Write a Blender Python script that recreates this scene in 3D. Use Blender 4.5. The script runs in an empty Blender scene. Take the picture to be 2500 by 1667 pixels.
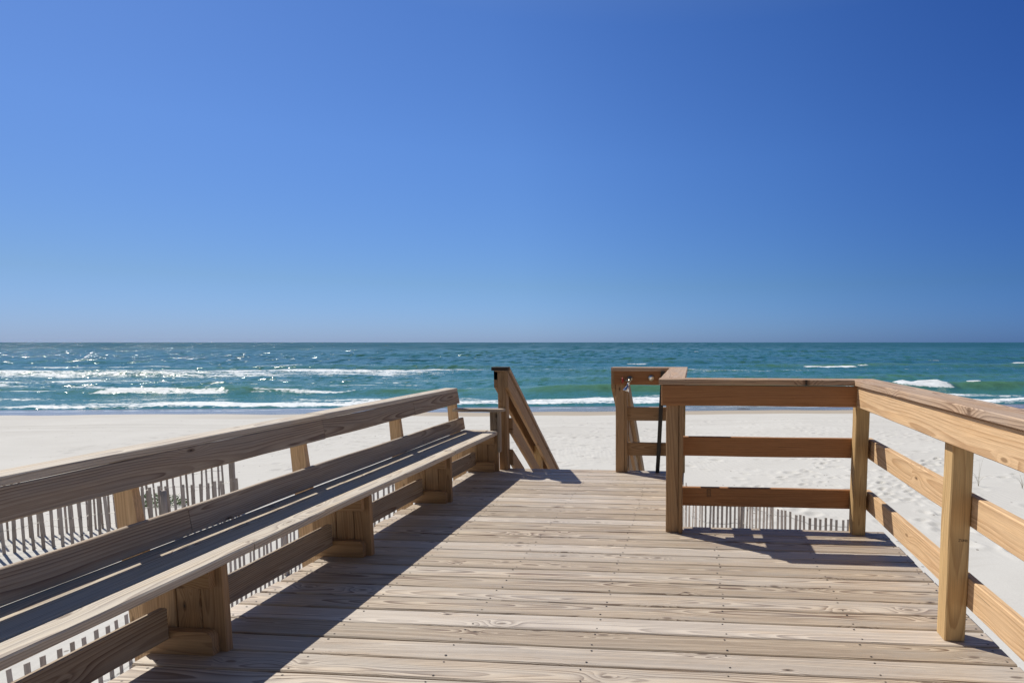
import bpy, math, random
import numpy as np
from mathutils import Vector, Matrix
random.seed(7); RNG = np.random.RandomState(11)
S = bpy.context.scene
COL = S.collection
R = math.radians

# ------------------------------------------------------------------ world, sun
SUN = Vector((-0.78, 0.466, 1.0)).normalized()
w = bpy.data.worlds.new("World"); S.world = w; w.use_nodes = True
nt = w.node_tree; nt.nodes.clear()
sky = nt.nodes.new('ShaderNodeTexSky'); sky.sky_type = 'NISHITA'; sky.sun_disc = False
sky.sun_elevation = math.asin(SUN.z); sky.sun_rotation = math.atan2(SUN.x, SUN.y)
sky.altitude = 0; sky.air_density = 1.0; sky.dust_density = 0.35; sky.ozone_density = 3.0
hs = nt.nodes.new('ShaderNodeHueSaturation'); hs.inputs['Saturation'].default_value = 1.12
bg = nt.nodes.new('ShaderNodeBackground'); bg.inputs['Strength'].default_value = 0.105
wo = nt.nodes.new('ShaderNodeOutputWorld')
hs.inputs['Saturation'].default_value = 1.0
mu = nt.nodes.new('ShaderNodeMix'); mu.data_type = 'RGBA'; mu.blend_type = 'MULTIPLY'; mu.inputs[0].default_value = 1.0
# very clear air, deepening away from the sun as a polarising filter shows it
tc = nt.nodes.new('ShaderNodeTexCoord'); sx_ = nt.nodes.new('ShaderNodeSeparateXYZ'); nt.links.new(tc.outputs['Generated'], sx_.inputs[0])
mr = nt.nodes.new('ShaderNodeMapRange'); mr.inputs[1].default_value = -0.8; mr.inputs[2].default_value = 0.5; nt.links.new(sx_.outputs[0], mr.inputs[0])
cr = nt.nodes.new('ShaderNodeValToRGB'); nt.links.new(mr.outputs[0], cr.inputs[0])
cr.color_ramp.elements[0].color = (0.345, 0.485, 0.84, 1); cr.color_ramp.elements[1].color = (0.175, 0.35, 0.83, 1)
e_ = cr.color_ramp.elements.new(0.40); e_.color = (0.385, 0.560, 0.97, 1)
e_ = cr.color_ramp.elements.new(0.72); e_.color = (0.290, 0.480, 0.93, 1)
hc = nt.nodes.new('ShaderNodeValToRGB'); nt.links.new(sx_.outputs[2], hc.inputs[0])
hc.color_ramp.elements[0].color = (0.89, 0.95, 1.15, 1); hc.color_ramp.elements[1].position = 0.5; hc.color_ramp.elements[1].color = (1.0, 1.09, 1.04, 1)
for p_, c_ in ((0.09, (0.97, 0.965, 0.86, 1)), (0.28, (1.10, 1.13, 1.02, 1))):
    e_ = hc.color_ramp.elements.new(p_); e_.color = c_
m2 = nt.nodes.new('ShaderNodeMix'); m2.data_type = 'RGBA'; m2.blend_type = 'MULTIPLY'; m2.inputs[0].default_value = 1.0
nt.links.new(cr.outputs[0], m2.inputs[6]); nt.links.new(hc.outputs[0], m2.inputs[7])
zf = nt.nodes.new('ShaderNodeMapRange'); zf.inputs[1].default_value = 0.45; zf.inputs[2].default_value = 0.8; nt.links.new(sx_.outputs[2], zf.inputs[0])
yf_ = nt.nodes.new('ShaderNodeMapRange'); yf_.inputs[1].default_value = 0.45; yf_.inputs[2].default_value = -0.2; nt.links.new(sx_.outputs[1], yf_.inputs[0])
mx = nt.nodes.new('ShaderNodeMath'); mx.operation = 'MAXIMUM'; nt.links.new(zf.outputs[0], mx.inputs[0]); mx.inputs[1].default_value = 0.0
m3 = nt.nodes.new('ShaderNodeMix'); m3.data_type = 'RGBA'; nt.links.new(mx.outputs[0], m3.inputs[0]); nt.links.new(m2.outputs[2], m3.inputs[6]); m3.inputs[7].default_value = (1.1, 1.05, 1.05, 1)  # overhead sky, out of view, lifted to add shadow fill
m4 = nt.nodes.new('ShaderNodeMix'); m4.data_type = 'RGBA'; nt.links.new(yf_.outputs[0], m4.inputs[0]); nt.links.new(m3.outputs[2], m4.inputs[6]); m4.inputs[7].default_value = (0.42, 0.40, 0.42, 1)  # sky behind the camera dimmed to cut fill on camera-facing boards
nt.links.new(m4.outputs[2], mu.inputs[7])
nt.links.new(sky.outputs[0], hs.inputs['Color']); nt.links.new(hs.outputs[0], mu.inputs[6]); nt.links.new(mu.outputs[2], bg.inputs[0]); nt.links.new(bg.outputs[0], wo.inputs[0])
sl = bpy.data.lights.new('sun', 'SUN'); sl.energy = 4.9; sl.angle = R(0.53); sl.color = (1.0, 0.95, 0.85)
so = bpy.data.objects.new('sun', sl); COL.objects.link(so)
so.rotation_euler = SUN.to_track_quat('Z', 'Y').to_euler(); so.location = (-8, 5, 12)

# ------------------------------------------------------------------ camera
F = 1450.0
cam = bpy.data.cameras.new('camera'); co = bpy.data.objects.new('camera', cam); COL.objects.link(co); S.camera = co
cam.sensor_width = 36.0; cam.lens = 36.0*F/2500.0
psi = math.atan(120.0/F); phi = math.atan(F/16000.0); CY = 835.6+F*math.tan(phi)
cam.shift_x = (1250.0-1570.0)/2500.0; cam.shift_y = (CY-833.5)/2500.0
cam.clip_start = 0.05; cam.clip_end = 60000
co.location = (0, 0, 1.314); co.rotation_euler = (R(90)-phi, 0, psi)
S.view_settings.view_transform = 'Standard'; S.view_settings.look = 'None'
S.view_settings.exposure = 0.0; S.view_settings.gamma = 1.0
try: S.view_settings.use_curve_mapping = False
except Exception: pass

# ------------------------------------------------------------------ node helper
class NG:
    def __init__(s, name):
        s.m = bpy.data.materials.new(name); s.m.use_nodes = True
        s.t = s.m.node_tree; s.t.nodes.clear()
        s.out = s.t.nodes.new('ShaderNodeOutputMaterial')
        s.p = s.t.nodes.new('ShaderNodeBsdfPrincipled'); s.t.links.new(s.p.outputs[0], s.out.inputs[0])
    def n(s, typ, **k):
        o = s.t.nodes.new(typ)
        for a, b in k.items(): setattr(o, a, b)
        return o
    def set(s, sock, v):
        if hasattr(v, 'is_linked') or hasattr(v, 'links'): s.t.links.new(v, sock)
        else: sock.default_value = v
    def math(s, op, a, b=0.0, c=None, clamp=False):
        o = s.n('ShaderNodeMath', operation=op, use_clamp=clamp); s.set(o.inputs[0], a); s.set(o.inputs[1], b)
        if c is not None: s.set(o.inputs[2], c)
        return o.outputs[0]
    def sstep(s, v, a, b, lo=0.0, hi=1.0):
        o = s.n('ShaderNodeMapRange', interpolation_type='SMOOTHSTEP')
        s.set(o.inputs[0], v); s.set(o.inputs[1], a); s.set(o.inputs[2], b); s.set(o.inputs[3], lo); s.set(o.inputs[4], hi)
        return o.outputs[0]
    def xyz(s, x=0.0, y=0.0, z=0.0):
        o = s.n('ShaderNodeCombineXYZ'); s.set(o.inputs[0], x); s.set(o.inputs[1], y); s.set(o.inputs[2], z); return o.outputs[0]
    def sep(s, v):
        o = s.n('ShaderNodeSeparateXYZ'); s.set(o.inputs[0], v); return o.outputs
    def noise(s, vec, scale=1.0, detail=2.0, rough=0.5, dim='3D', col=False):
        o = s.n('ShaderNodeTexNoise', noise_dimensions=dim)
        s.set(o.inputs['Vector'], vec); s.set(o.inputs['Scale'], scale); s.set(o.inputs['Detail'], detail); s.set(o.inputs['Roughness'], rough)
        return o.outputs[1] if col else o.outputs[0]
    def mix(s, f, a, b, blend='MIX'):
        o = s.n('ShaderNodeMix', data_type='RGBA', blend_type=blend)
        s.set(o.inputs[0], f); s.set(o.inputs[6], a if not isinstance(a, tuple) else a+(1,)*(4-len(a))); s.set(o.inputs[7], b if not isinstance(b, tuple) else b+(1,)*(4-len(b)))
        return o.outputs[2]
    def attr(s, name):
        return s.n('ShaderNodeAttribute', attribute_name=name).outputs
    def bump(s, h, strength, dist, normal=None):
        o = s.n('ShaderNodeBump'); s.set(o.inputs['Height'], h); s.set(o.inputs['Strength'], strength); s.set(o.inputs['Distance'], dist)
        if normal is not None: s.set(o.inputs['Normal'], normal)
        return o.outputs[0]
    def base(s, c): s.set(s.p.inputs['Base Color'], c if not isinstance(c, tuple) else c+(1,))

def simple(name, col, rough=0.6, metal=0.0, spec=0.5):
    g = NG(name); g.base(col); g.p.inputs['Roughness'].default_value = rough; g.p.inputs['Metallic'].default_value = metal
    g.p.inputs['Specular IOR Level'].default_value = spec
    return g.m

def wood(name, early, late, grey, greyamt, knots=0.5, spacing=0.0065, dark=(0.05, 0.035, 0.025), rough=0.75, contrast=1.0, grain=0.5, spec=0.3):
    g = NG(name)
    wc = g.attr('wc')[1]; bt = g.attr('bt')[2]
    u, v, z = g.sep(wc)
    # slow drift of the pith along the board (arched grain)
    n1 = g.noise(g.xyz(g.math('MULTIPLY', u, 0.6), bt, 3.1), 1.0, 1.0)
    n2 = g.noise(g.xyz(g.math('MULTIPLY', u, 0.7), bt, 9.7), 1.0, 1.5)
    vv = g.math('ADD', v, g.math('MULTIPLY_ADD', n1, 0.09, -0.045))
    zz = g.math('ADD', z, g.math('MULTIPLY_ADD', n2, 0.16, -0.08))
    d = g.math('SQRT', g.math('ADD', g.math('MULTIPLY', vv, vv), g.math('MULTIPLY', zz, zz)))
    wob = g.noise(g.xyz(g.math('MULTIPLY', u, 2.6), g.math('MULTIPLY', v, 22.0), g.math('MULTIPLY', z, 18.0)), 1.0, 2.0)
    d = g.math('ADD', d, g.math('MULTIPLY', wob, 0.007))
    # knots
    vo = g.n('ShaderNodeTexVoronoi', voronoi_dimensions='2D', feature='F1')
    g.set(vo.inputs['Vector'], g.xyz(g.math('MULTIPLY_ADD', u, 3.2, g.math('MULTIPLY', bt, 13.0)), g.math('MULTIPLY', v, 9.0), 0.0)); vo.inputs['Scale'].default_value = 1.0
    kd = vo.outputs['Distance']; kc = g.sep(vo.outputs['Color'])[0]
    on = g.math('GREATER_THAN', kc, 1.0-knots)
    kb = g.math('MULTIPLY', on, g.math('EXPONENT', g.math('MULTIPLY', g.math('MULTIPLY', kd, kd), -16.0)))
    d = g.math('ADD', d, g.math('MULTIPLY', kb, 0.024))
    fr = g.math('FRACT', g.math('DIVIDE', d, spacing))
    ring = g.math('MULTIPLY', g.math('POWER', fr, 1.7), g.sstep(fr, 0.90, 1.0, 1.0, 0.0))
    wide = g.noise(g.xyz(g.math('MULTIPLY', u, 1.3), g.math('MULTIPLY', d, 60.0), 0.0), 1.0, 2.0)
    rs = g.math('MULTIPLY', ring, g.sstep(wide, 0.3, 0.65, 0.35, 1.15))
    c = g.mix(g.math('MULTIPLY', rs, contrast, clamp=True), early, late)
    st = g.noise(g.xyz(g.math('MULTIPLY', u, 7.0), g.math('MULTIPLY', v, 420.0), g.math('MULTIPLY', z, 420.0)), 1.0, 3.0, 0.65)
    c = g.mix(0.55, c, g.mix(g.sstep(st, 0.3, 0.7), (0.62, 0.6, 0.58), (1.25, 1.25, 1.25)), 'MULTIPLY')
    # weathering, greyer patches
    wn = g.noise(g.xyz(g.math('MULTIPLY', u, 1.6), g.math('MULTIPLY', v, 14.0), g.math('ADD', z, g.math('MULTIPLY', bt, 7.0))), 1.0, 3.0, 0.6)
    ga = g.math('MULTIPLY', g.sstep(g.math('ADD', wn, g.math('MULTIPLY_ADD', bt, 0.3, -0.15)), 0.3, 0.68), greyamt)
    c = g.mix(ga, c, g.mix(rs, grey, tuple(x*0.66 for x in grey)))
    # tone between boards
    tone = g.math('MULTIPLY_ADD', bt, 0.42, 0.79)
    c = g.mix(1.0, c, g.xyz(tone, g.math('POWER', tone, 1.05), g.math('POWER', tone, 1.15)), 'MULTIPLY')
    # knot heart and drying checks
    core = g.math('MULTIPLY', on, g.sstep(kd, 0.05, 0.10, 1.0, 0.0))
    c = g.mix(g.math('MULTIPLY', core, 0.75), c, tuple(0.55*x for x in late))
    heart = g.math('MULTIPLY', g.math('MULTIPLY', on, g.sstep(kd, 0.018, 0.036, 1.0, 0.0)), g.math('GREATER_THAN', kc, 1.0-knots*0.4))
    c = g.mix(heart, c, dark)
    ck = g.noise(g.xyz(g.math('MULTIPLY', u, 3.0), g.math('MULTIPLY', v, 130.0), g.math('MULTIPLY', z, 130.0)), 1.0, 2.0, 0.5)
    chk = g.sstep(ck, 0.735, 0.77)
    c = g.mix(g.math('MULTIPLY', chk, 0.7), c, dark)
    g.base(c)
    g.p.inputs['Roughness'].default_value = rough; g.p.inputs['Specular IOR Level'].default_value = spec
    h = g.math('SUBTRACT', g.math('MULTIPLY', rs, 0.7), g.math('MULTIPLY', chk, 1.2))
    h = g.math('ADD', h, g.math('MULTIPLY', st, 0.8))
    h = g.math('SUBTRACT', h, g.math('MULTIPLY', heart, 2.0))
    g.set(g.p.inputs['Normal'], g.bump(h, grain, 0.0012))
    return g.m

M = {}
M['deck'] = wood('weathered_deck_wood', (0.62, 0.515, 0.395), (0.235, 0.16, 0.11), (0.44, 0.41, 0.375), 0.5, 0.18, 0.0080, grain=0.9, contrast=1.5, rough=0.55, spec=0.45)
M['bench'] = wood('shaded_weathered_bench_wood', (0.49, 0.39, 0.285), (0.21, 0.135, 0.09), (0.37, 0.335, 0.295), 0.5, 0.14, 0.0105, grain=0.6, contrast=1.2)  # bench wood taken darker, shade of the backrest put into the colour
M['seat'] = wood('sunlit_seat_wood', (0.62, 0.52, 0.385), (0.30, 0.215, 0.15), (0.46, 0.44, 0.41), 0.5, 0.20, 0.0095, grain=0.7, contrast=1.2)  # paler copy of the bench wood, sunlight on the seat put into the colour
M['dark'] = wood('shade_dark_cap_wood', (0.06, 0.045, 0.036), (0.035, 0.027, 0.022), (0.06, 0.052, 0.045), 0.3, 0.1, 0.008)  # shade on the stair post cap and trim blocks put into a near-black colour
M['rail'] = wood('golden_pine_wood', (0.64, 0.43, 0.24), (0.42, 0.24, 0.115), (0.50, 0.39, 0.28), 0.2, 0.16, 0.0125, contrast=1.0, grain=0.35)
M['russet'] = wood('russet_shaded_pine_wood', (0.40, 0.195, 0.085), (0.27, 0.115, 0.045), (0.34, 0.19, 0.10), 0.15, 0.10, 0.0125, contrast=0.7, grain=0.3)  # redder pine for the front rails, part of their shade put into the colour
M['post'] = wood('tan_post_wood', (0.56, 0.38, 0.18), (0.34, 0.19, 0.075), (0.38, 0.30, 0.19), 0.2, 0.14, 0.0095, contrast=1.0, grain=0.35)
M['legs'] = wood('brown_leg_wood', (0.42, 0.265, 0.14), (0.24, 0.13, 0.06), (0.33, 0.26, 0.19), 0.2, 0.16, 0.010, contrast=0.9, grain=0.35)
M['cap'] = wood('weathered_cap_wood', (0.54, 0.37, 0.24), (0.24, 0.135, 0.08), (0.42, 0.37, 0.33), 0.4, 0.20, 0.0075, grain=0.8, contrast=1.1)
M['fence'] = wood('driftwood_grey_lath', (0.48, 0.41, 0.365), (0.30, 0.24, 0.21), (0.39, 0.345, 0.315), 0.6, 0.1, 0.006, grain=0.4)
M['nail'] = simple('dark_nail_steel', (0.06, 0.05, 0.045), 0.5, 0.6)
M['wire'] = simple('galvanised_wire', (0.32, 0.31, 0.30), 0.5, 0.7)
M['chrome'] = simple('polished_chrome', (0.82, 0.83, 0.85), 0.12, 1.0)
M['brass'] = simple('dull_brass_fitting', (0.42, 0.38, 0.30), 0.35, 1.0)
M['red'] = simple('red_enamel', (0.42, 0.02, 0.02), 0.4)
M['black'] = simple('black_plastic', (0.012, 0.012, 0.013), 0.45)
M['grass'] = simple('dry_beach_grass', (0.34, 0.31, 0.22), 0.8)
M['leaf'] = simple('beach_plant_leaf', (0.13, 0.20, 0.07), 0.6)
M['twig'] = simple('dark_driftwood', (0.05, 0.04, 0.035), 0.9)

# ------------------------------------------------------------------ object helpers
def tag(o, label=None, cat=None, group=None, kind=None):
    if label: o['label'] = label
    if cat: o['category'] = cat
    if group: o['group'] = group
    if kind: o['kind'] = kind
    return o
def empty(name, loc, label, cat, group=None):
    o = bpy.data.objects.new(name, None); o.location = loc; o.empty_display_size = 0.2; COL.objects.link(o)
    return tag(o, label, cat, group)

class MB:
    def __init__(s): s.v = []; s.f = []; s.wc = []; s.bt = []; s.mi = []; s.sm = []
    def add(s, verts, faces, wc=None, bt=0.5, mi=0, smooth=False):
        b = len(s.v); s.v += [tuple(x) for x in verts]
        s.wc += (wc if wc is not None else [(0, 0, 0)]*len(verts)); s.bt += [bt]*len(verts)
        for f in faces: s.f.append(tuple(b+i for i in f)); s.mi.append(mi); s.sm.append(smooth)
    def build(s, name, mats, parent=None):
        if not isinstance(mats, (list, tuple)): mats = [mats]
        me = bpy.data.meshes.new(name)
        org = Vector((0, 0, 0))
        if parent is not None: org = parent['_org'] if False else Vector(ORG.get(parent.name, (0, 0, 0)))
        vs = [tuple(Vector(p)-org) for p in s.v]
        me.from_pydata(vs, [], s.f)
        for m in mats: me.materials.append(m)
        me.polygons.foreach_set('material_index', s.mi); me.polygons.foreach_set('use_smooth', s.sm)
        a = me.attributes.new('wc', 'FLOAT_VECTOR', 'POINT'); a.data.foreach_set('vector', np.array(s.wc, dtype=np.float32).ravel())
        b = me.attributes.new('bt', 'FLOAT', 'POINT'); b.data.foreach_set('value', np.array(s.bt, dtype=np.float32))
        me.update()
        o = bpy.data.objects.new(name, me); COL.objects.link(o)
        if parent is not None: o.parent = parent; ORG[o.name] = tuple(org)
        return o
ORG = {}
def thing(name, loc, label, cat, group=None):
    o = empty(name, loc, label, cat, group); ORG[o.name] = tuple(loc); return o

def plank(mb, A, B, wdir, W, T, ch=0.004, seg=None, warp=0.0012, mi=0, bt=None, cutA=None, cutB=None, quarter=False):
    """sawn board from A to B; wdir = direction of its width; cutA/cutB = normal of the end plane"""
    A = Vector(A); B = Vector(B); L = (B-A).length; ax = (B-A).normalized()
    wd = Vector(wdir); wd = (wd-ax*wd.dot(ax)).normalized(); td = ax.cross(wd).normalized()
    if seg is None: seg = max(1, int(L/0.25))
    prof = [(-W/2+ch, -T/2), (W/2-ch, -T/2), (W/2, -T/2+ch), (W/2, T/2-ch), (W/2-ch, T/2), (-W/2+ch, T/2), (-W/2, T/2-ch), (-W/2, -T/2+ch)]
    sd = random.random()*40; t = random.random() if bt is None else bt
    pv = random.uniform(-0.05, 0.05); pw = random.choice((-1, 1))*(random.uniform(0.02, 0.075) if not quarter else 0.0)
    ph = [random.random()*6.28 for _ in range(4)]
    vs = []; wc = []
    for i in range(seg+1):
        u = L*i/seg
        ow = warp*(math.sin(u*3.1+ph[0])+0.6*math.sin(u*9.7+ph[1])); ot = warp*0.6*math.sin(u*2.3+ph[2])
        for j, (a, b) in enumerate(prof):
            jit = warp*0.5*math.sin(u*17+ph[3]+j)
            p = A+ax*u+wd*(a+ow+jit)+td*(b+ot)
            if i == 0 and cutA is not None:
                n = Vector(cutA); k = (p-A).dot(n)/ax.dot(n); p = p-ax*k
            if i == seg and cutB is not None:
                n = Vector(cutB); k = (p-B).dot(n)/ax.dot(n); p = p-ax*k
            vs.append(p); wc.append(((p-A).dot(ax)+sd, a-pv, b-pw))
    fs = []
    for i in range(seg):
        for j in range(8):
            k = (j+1) % 8; fs.append((i*8+j, i*8+k, (i+1)*8+k, (i+1)*8+j))
    fs.append(tuple(range(7, -1, -1))); fs.append(tuple(seg*8+j for j in range(8)))
    mb.add(vs, fs, wc, t, mi)

def board(name, parent, mat, *a, **k):
    mb = MB(); plank(mb, *a, **k); return mb.build(name, mat, parent)

def tube(mb, pts, rad, n=8, mi=0, caps=True):
    pts = [Vector(p) for p in pts]
    rad = rad if isinstance(rad, (list, tuple)) else [rad]*len(pts)
    vs = []; prev = None
    for i, p in enumerate(pts):
        d = (pts[min(i+1, len(pts)-1)]-pts[max(i-1, 0)]).normalized()
        a = prev if prev is not None else (Vector((0, 0, 1)) if abs(d.z) < 0.9 else Vector((1, 0, 0)))
        x = (a-d*a.dot(d)).normalized(); y = d.cross(x); prev = x
        for k in range(n):
            t = 2*math.pi*k/n; vs.append(p+(x*math.cos(t)+y*math.sin(t))*rad[i])
    fs = []
    for i in range(len(pts)-1):
        for k in range(n):
            l = (k+1) % n; fs.append((i*n+k, i*n+l, (i+1)*n+l, (i+1)*n+k))
    if caps: fs.append(tuple(range(n-1, -1, -1))); fs.append(tuple((len(pts)-1)*n+k for k in range(n)))
    mb.add(vs, fs, mi=mi, smooth=True)

X, Y, Z = Vector((1, 0, 0)), Vector((0, 1, 0)), Vector((0, 0, 1))

# ================================================================== DECK
deck = thing('wooden_deck', (-0.5, 2.3, 0), 'weathered grey-tan plank deck running towards the beach stairs', 'deck')
XL, XR, XM = -2.27, 1.335, -0.078
mb = MB(); nails = []
k = -36; rows = []
y0 = 3.721
yy = y0+3*0.143
bounds = [y0+0.143*i for i in range(-36, 17)]
for i in range(len(bounds)-1):
    a, b = bounds[i]+0.0046, bounds[i+1]-0.0046
    if 4.13 < bounds[i+1] < 4.20: b = 4.166
    far = bounds[i] > 4.1
    if far and bounds[i] < 4.16: a = 4.17
    xr = (XM if far else XR)+random.uniform(-0.006, 0.006)
    xl = XL+random.uniform(-0.018, 0.018)
    if b > 6.05: continue
    yc = (a+b)/2
    plank(mb, (xl, yc, -0.019), (xr, yc, -0.019), Y, b-a, 0.038, ch=0.0048, warp=0.0014)
    for jx in (-2.2, -1.61, -1.02, -0.43, 0.16, 0.75, 1.30):
        if jx < xr:
            for q in (-0.045, 0.045):
                nails.append((jx+random.uniform(-0.012, 0.012), yc+q+random.uniform(-0.006, 0.006)))
planking = mb.build('planking', M['deck'], deck)
mb = MB()
for x, y in nails:
    r = random.uniform(0.0042, 0.0062); vs = [(x+r*math.cos(t), y+r*0.8*math.sin(t), 0.0018) for t in [i*math.pi/3 for i in range(6)]]
    mb.add(vs, [tuple(range(6))])
nl = mb.build('nail_heads', M['nail'], planking); nl['kind'] = 'stuff'
for jx in (-2.2, -1.61, -1.02, -0.43):
    board('joist', deck, M['deck'], (jx, -1.4, -0.134), (jx, 5.95, -0.134), Z, 0.185, 0.038)
for jx in (0.16, 0.75, 1.28):
    board('joist', deck, M['deck'], (jx, -1.4, -0.134), (jx, 4.1, -0.134), Z, 0.185, 0.038)
board('rim_joist', deck, M['deck'], (-2.22, 5.972, -0.134), (XM-0.03, 5.972, -0.134), Z, 0.185, 0.038)
board('rim_joist', deck, M['deck'], (XM+0.03, 4.125, -0.134), (1.30, 4.125, -0.134), Z, 0.185, 0.038)
for (px, py) in ((-2.1, 5.7), (-0.3, 5.7), (1.15, 3.9), (-2.1, 2.9), (1.15, 1.0), (-2.1, 0.0), (1.15, -1.2), (-0.45, 2.9), (-0.45, 0.0)):
    board('support_post', deck, M['post'], (px, py, -3.2), (px, py, -0.23), X, 0.14, 0.14, ch=0.006)

# ================================================================== DECK RAILING
rl = thing('deck_railing', (1.16, 2.66, 0), 'golden brown timber railing around the right side of the deck, with weathered flat top boards', 'railing')
def post(parent, x0, x1, y0, y1, z0, z1, mat=None, name='post', bt=None):
    return board(name, parent, mat or M['post'], ((x0+x1)/2, (y0+y1)/2, z0), ((x0+x1)/2, (y0+y1)/2, z1), X, x1-x0, y1-y0, ch=0.005, bt=bt)
ZP = 1.026
post(rl, 1.12, 1.209, 2.622, 2.711, 0.001, ZP, bt=0.75)
post(rl, 1.10, 1.19, 4.072, 4.161, 0.001, ZP, bt=0.3)
post(rl, 1.12, 1.209, 1.17, 1.26, 0.001, ZP)
post(rl, 1.12, 1.209, -0.3, -0.211, 0.001, ZP)
post(rl, -0.175, -0.086, 4.03, 4.119, 0.001, ZP, M['legs'], bt=0.6)
post(rl, -0.155, -0.066, 5.92, 6.0, 0.001, ZP)
post(rl, -0.768, -0.679, 5.905, 5.994, 0.001, ZP, M['legs'], bt=0.9)
board('trim_board', rl, M['legs'], (-0.0725, 4.05, 0.001), (-0.0725, 4.05, ZP), X, 0.0265, 0.085, bt=0.2)
board('trim_board', rl, M['legs'], (-0.664, 5.935, 0.001), (-0.664, 5.935, ZP-0.14), X, 0.0265, 0.06, bt=0.4)
# top boards (flat)
zc = 1.0475
board('top_cap', rl, M['cap'], (1.15, -1.4, zc), (1.15, 4.175, zc), X, 0.17, 0.037, bt=0.55)
board('top_cap', rl, M['cap'], (-0.225, 4.085, zc), (1.064, 4.085, zc), Y, 0.176, 0.037, bt=0.3)
board('top_cap', rl, M['cap'], (-0.1345, 4.176, zc), (-0.1345, 5.86, zc), X, 0.176, 0.037, bt=0.6)
board('top_cap', rl, M['cap'], (-0.803, 5.945, zc), (-0.047, 5.945, zc), Y, 0.165, 0.037, bt=0.6)
# upright boards under the top
zr = 0.957
board('top_rail', rl, M['rail'], (1.1015, -1.35, zr), (1.1015, 3.995, zr), Z, 0.138, 0.037, bt=0.8)
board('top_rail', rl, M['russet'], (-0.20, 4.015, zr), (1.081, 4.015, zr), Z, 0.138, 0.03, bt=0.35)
board('top_rail', rl, M['rail'], (-0.195, 4.035, zr), (-0.195, 5.86, zr), Z, 0.138, 0.032)
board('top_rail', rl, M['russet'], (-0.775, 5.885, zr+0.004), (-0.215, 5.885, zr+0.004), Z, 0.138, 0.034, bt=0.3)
board('top_rail', rl, M['rail'], (-0.787, 5.90, zr+0.02), (-0.787, 5.99, zr+0.02), Z, 0.10, 0.034, bt=0.1)
# middle and low boards on the outer side
for za, zb in ((0.652, 0.515), (0.289, 0.155)):
    zm = (za+zb)/2; hh = za-zb
    for ya, yb in ((-1.35, 4.20),):
        board('middle_rail' if za > 0.5 else 'low_rail', rl, M['rail'], (1.229, ya, zm), (1.229, yb, zm), Z, hh, 0.037, bt=0.7)
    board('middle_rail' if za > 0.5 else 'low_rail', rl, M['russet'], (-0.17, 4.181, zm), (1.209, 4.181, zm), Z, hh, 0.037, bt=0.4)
    board('middle_rail' if za > 0.5 else 'low_rail', rl, M['rail'], (-0.105, 4.201, zm+0.01), (-0.105, 5.918, zm+0.01), Z, hh, 0.034)
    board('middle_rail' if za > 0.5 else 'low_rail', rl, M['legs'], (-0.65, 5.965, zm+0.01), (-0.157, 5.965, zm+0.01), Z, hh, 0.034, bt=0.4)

stamp_m = simple('faded_ink', (0.10, 0.075, 0.045), 0.8)
m = MB()
def ink(x0, z0, x1, z1, w_, y):
    a = Vector((x0, y, z0)); b = Vector((x1, y, z1)); n = (b-a).cross(Y).normalized()*w_/2
    m.add([a-n, b-n, b+n, a+n], [(0, 1, 2, 3)])
ix, iz, q_ = 1.166, 0.452, 2.6205
for c0, st_ in enumerate((((0, 1, .8, 1), (.8, 1, 0, 0), (0, 0, .8, 0)), ((.1, .1, .1, .8), (.1, .8, .8, .8), (.8, .8, .8, .1), (.8, .1, .1, .1)), ((0, 0, 0, 1), (0, 1, .7, 0), (.7, 0, .7, 1)), ((0, 0, 0, .9), (0, .5, .7, .6), (0, 0, .7, .1)))):
    for a0, b0, a1, b1 in st_: ink(ix+(c0+a0)*0.0105-0.006, iz+b0*0.011, ix+(c0+a1)*0.0105-0.006, iz+b1*0.011, 0.0016, q_)
m.build('ink_mark', stamp_m, rl)
m = MB(); zt_, zb_ = 0.277, 0.225
ink(0.112, zb_, 0.112, zt_, 0.003, 4.1608); ink(0.136, zb_, 0.136, zt_, 0.003, 4.1608); ink(0.112, zt_, 0.136, zt_, 0.003, 4.1606); ink(0.112, zb_, 0.136, zb_, 0.003, 4.1606)
for q_ in range(4): ink(0.116, zb_+0.009+q_*0.011, 0.132, zb_+0.011+q_*0.011, 0.003, 4.1608)
m.build('ink_mark', stamp_m, rl)

# ================================================================== BENCH
bn = thing('slatted_bench', (-2.1, 3.0, 0), 'long weathered timber bench with two-board backrest along the left edge of the deck', 'bench')
YE = 5.915; YS = -0.6
def joints(js):
    e = [YS]+js+[YE]; return [(e[i]+(0.0015 if i else 0), e[i+1]-(0.0015 if i < len(e)-2 else 0)) for i in range(len(e)-1)]
def strip(name, p0, p1, T, js, mat, bt=None, yend=0.0):
    """board whose section runs p0->p1 in XZ; the visible face is on the +X / upper side"""
    a = Vector((p0[0], 0, p0[1])); b = Vector((p1[0], 0, p1[1])); c = (a+b)/2; wd = (b-a); W = wd.length
    n = Vector((wd.z, 0, -wd.x)).normalized()    # to +X for an upright board
    c = c-n*T/2
    for (ya, yb) in joints(js):
        board(name, bn, mat, (c.x, ya, c.z), (c.x, yb+(yend if yb == YE else 0), c.z), wd, W, T, bt=bt if bt is None else bt+random.uniform(-.12, .12), warp=0.0016)
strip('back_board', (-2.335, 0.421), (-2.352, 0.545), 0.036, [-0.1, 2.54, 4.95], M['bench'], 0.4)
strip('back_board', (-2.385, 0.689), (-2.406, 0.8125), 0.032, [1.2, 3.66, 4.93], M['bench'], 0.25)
for (ya, yb) in joints([1.3, 3.70]):
    board('back_cap', bn, M['seat'], (-2.476, ya, 0.829), (-2.476, yb, 0.829), X, 0.136, 0.034, bt=0.75, warp=0.0018)
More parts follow.
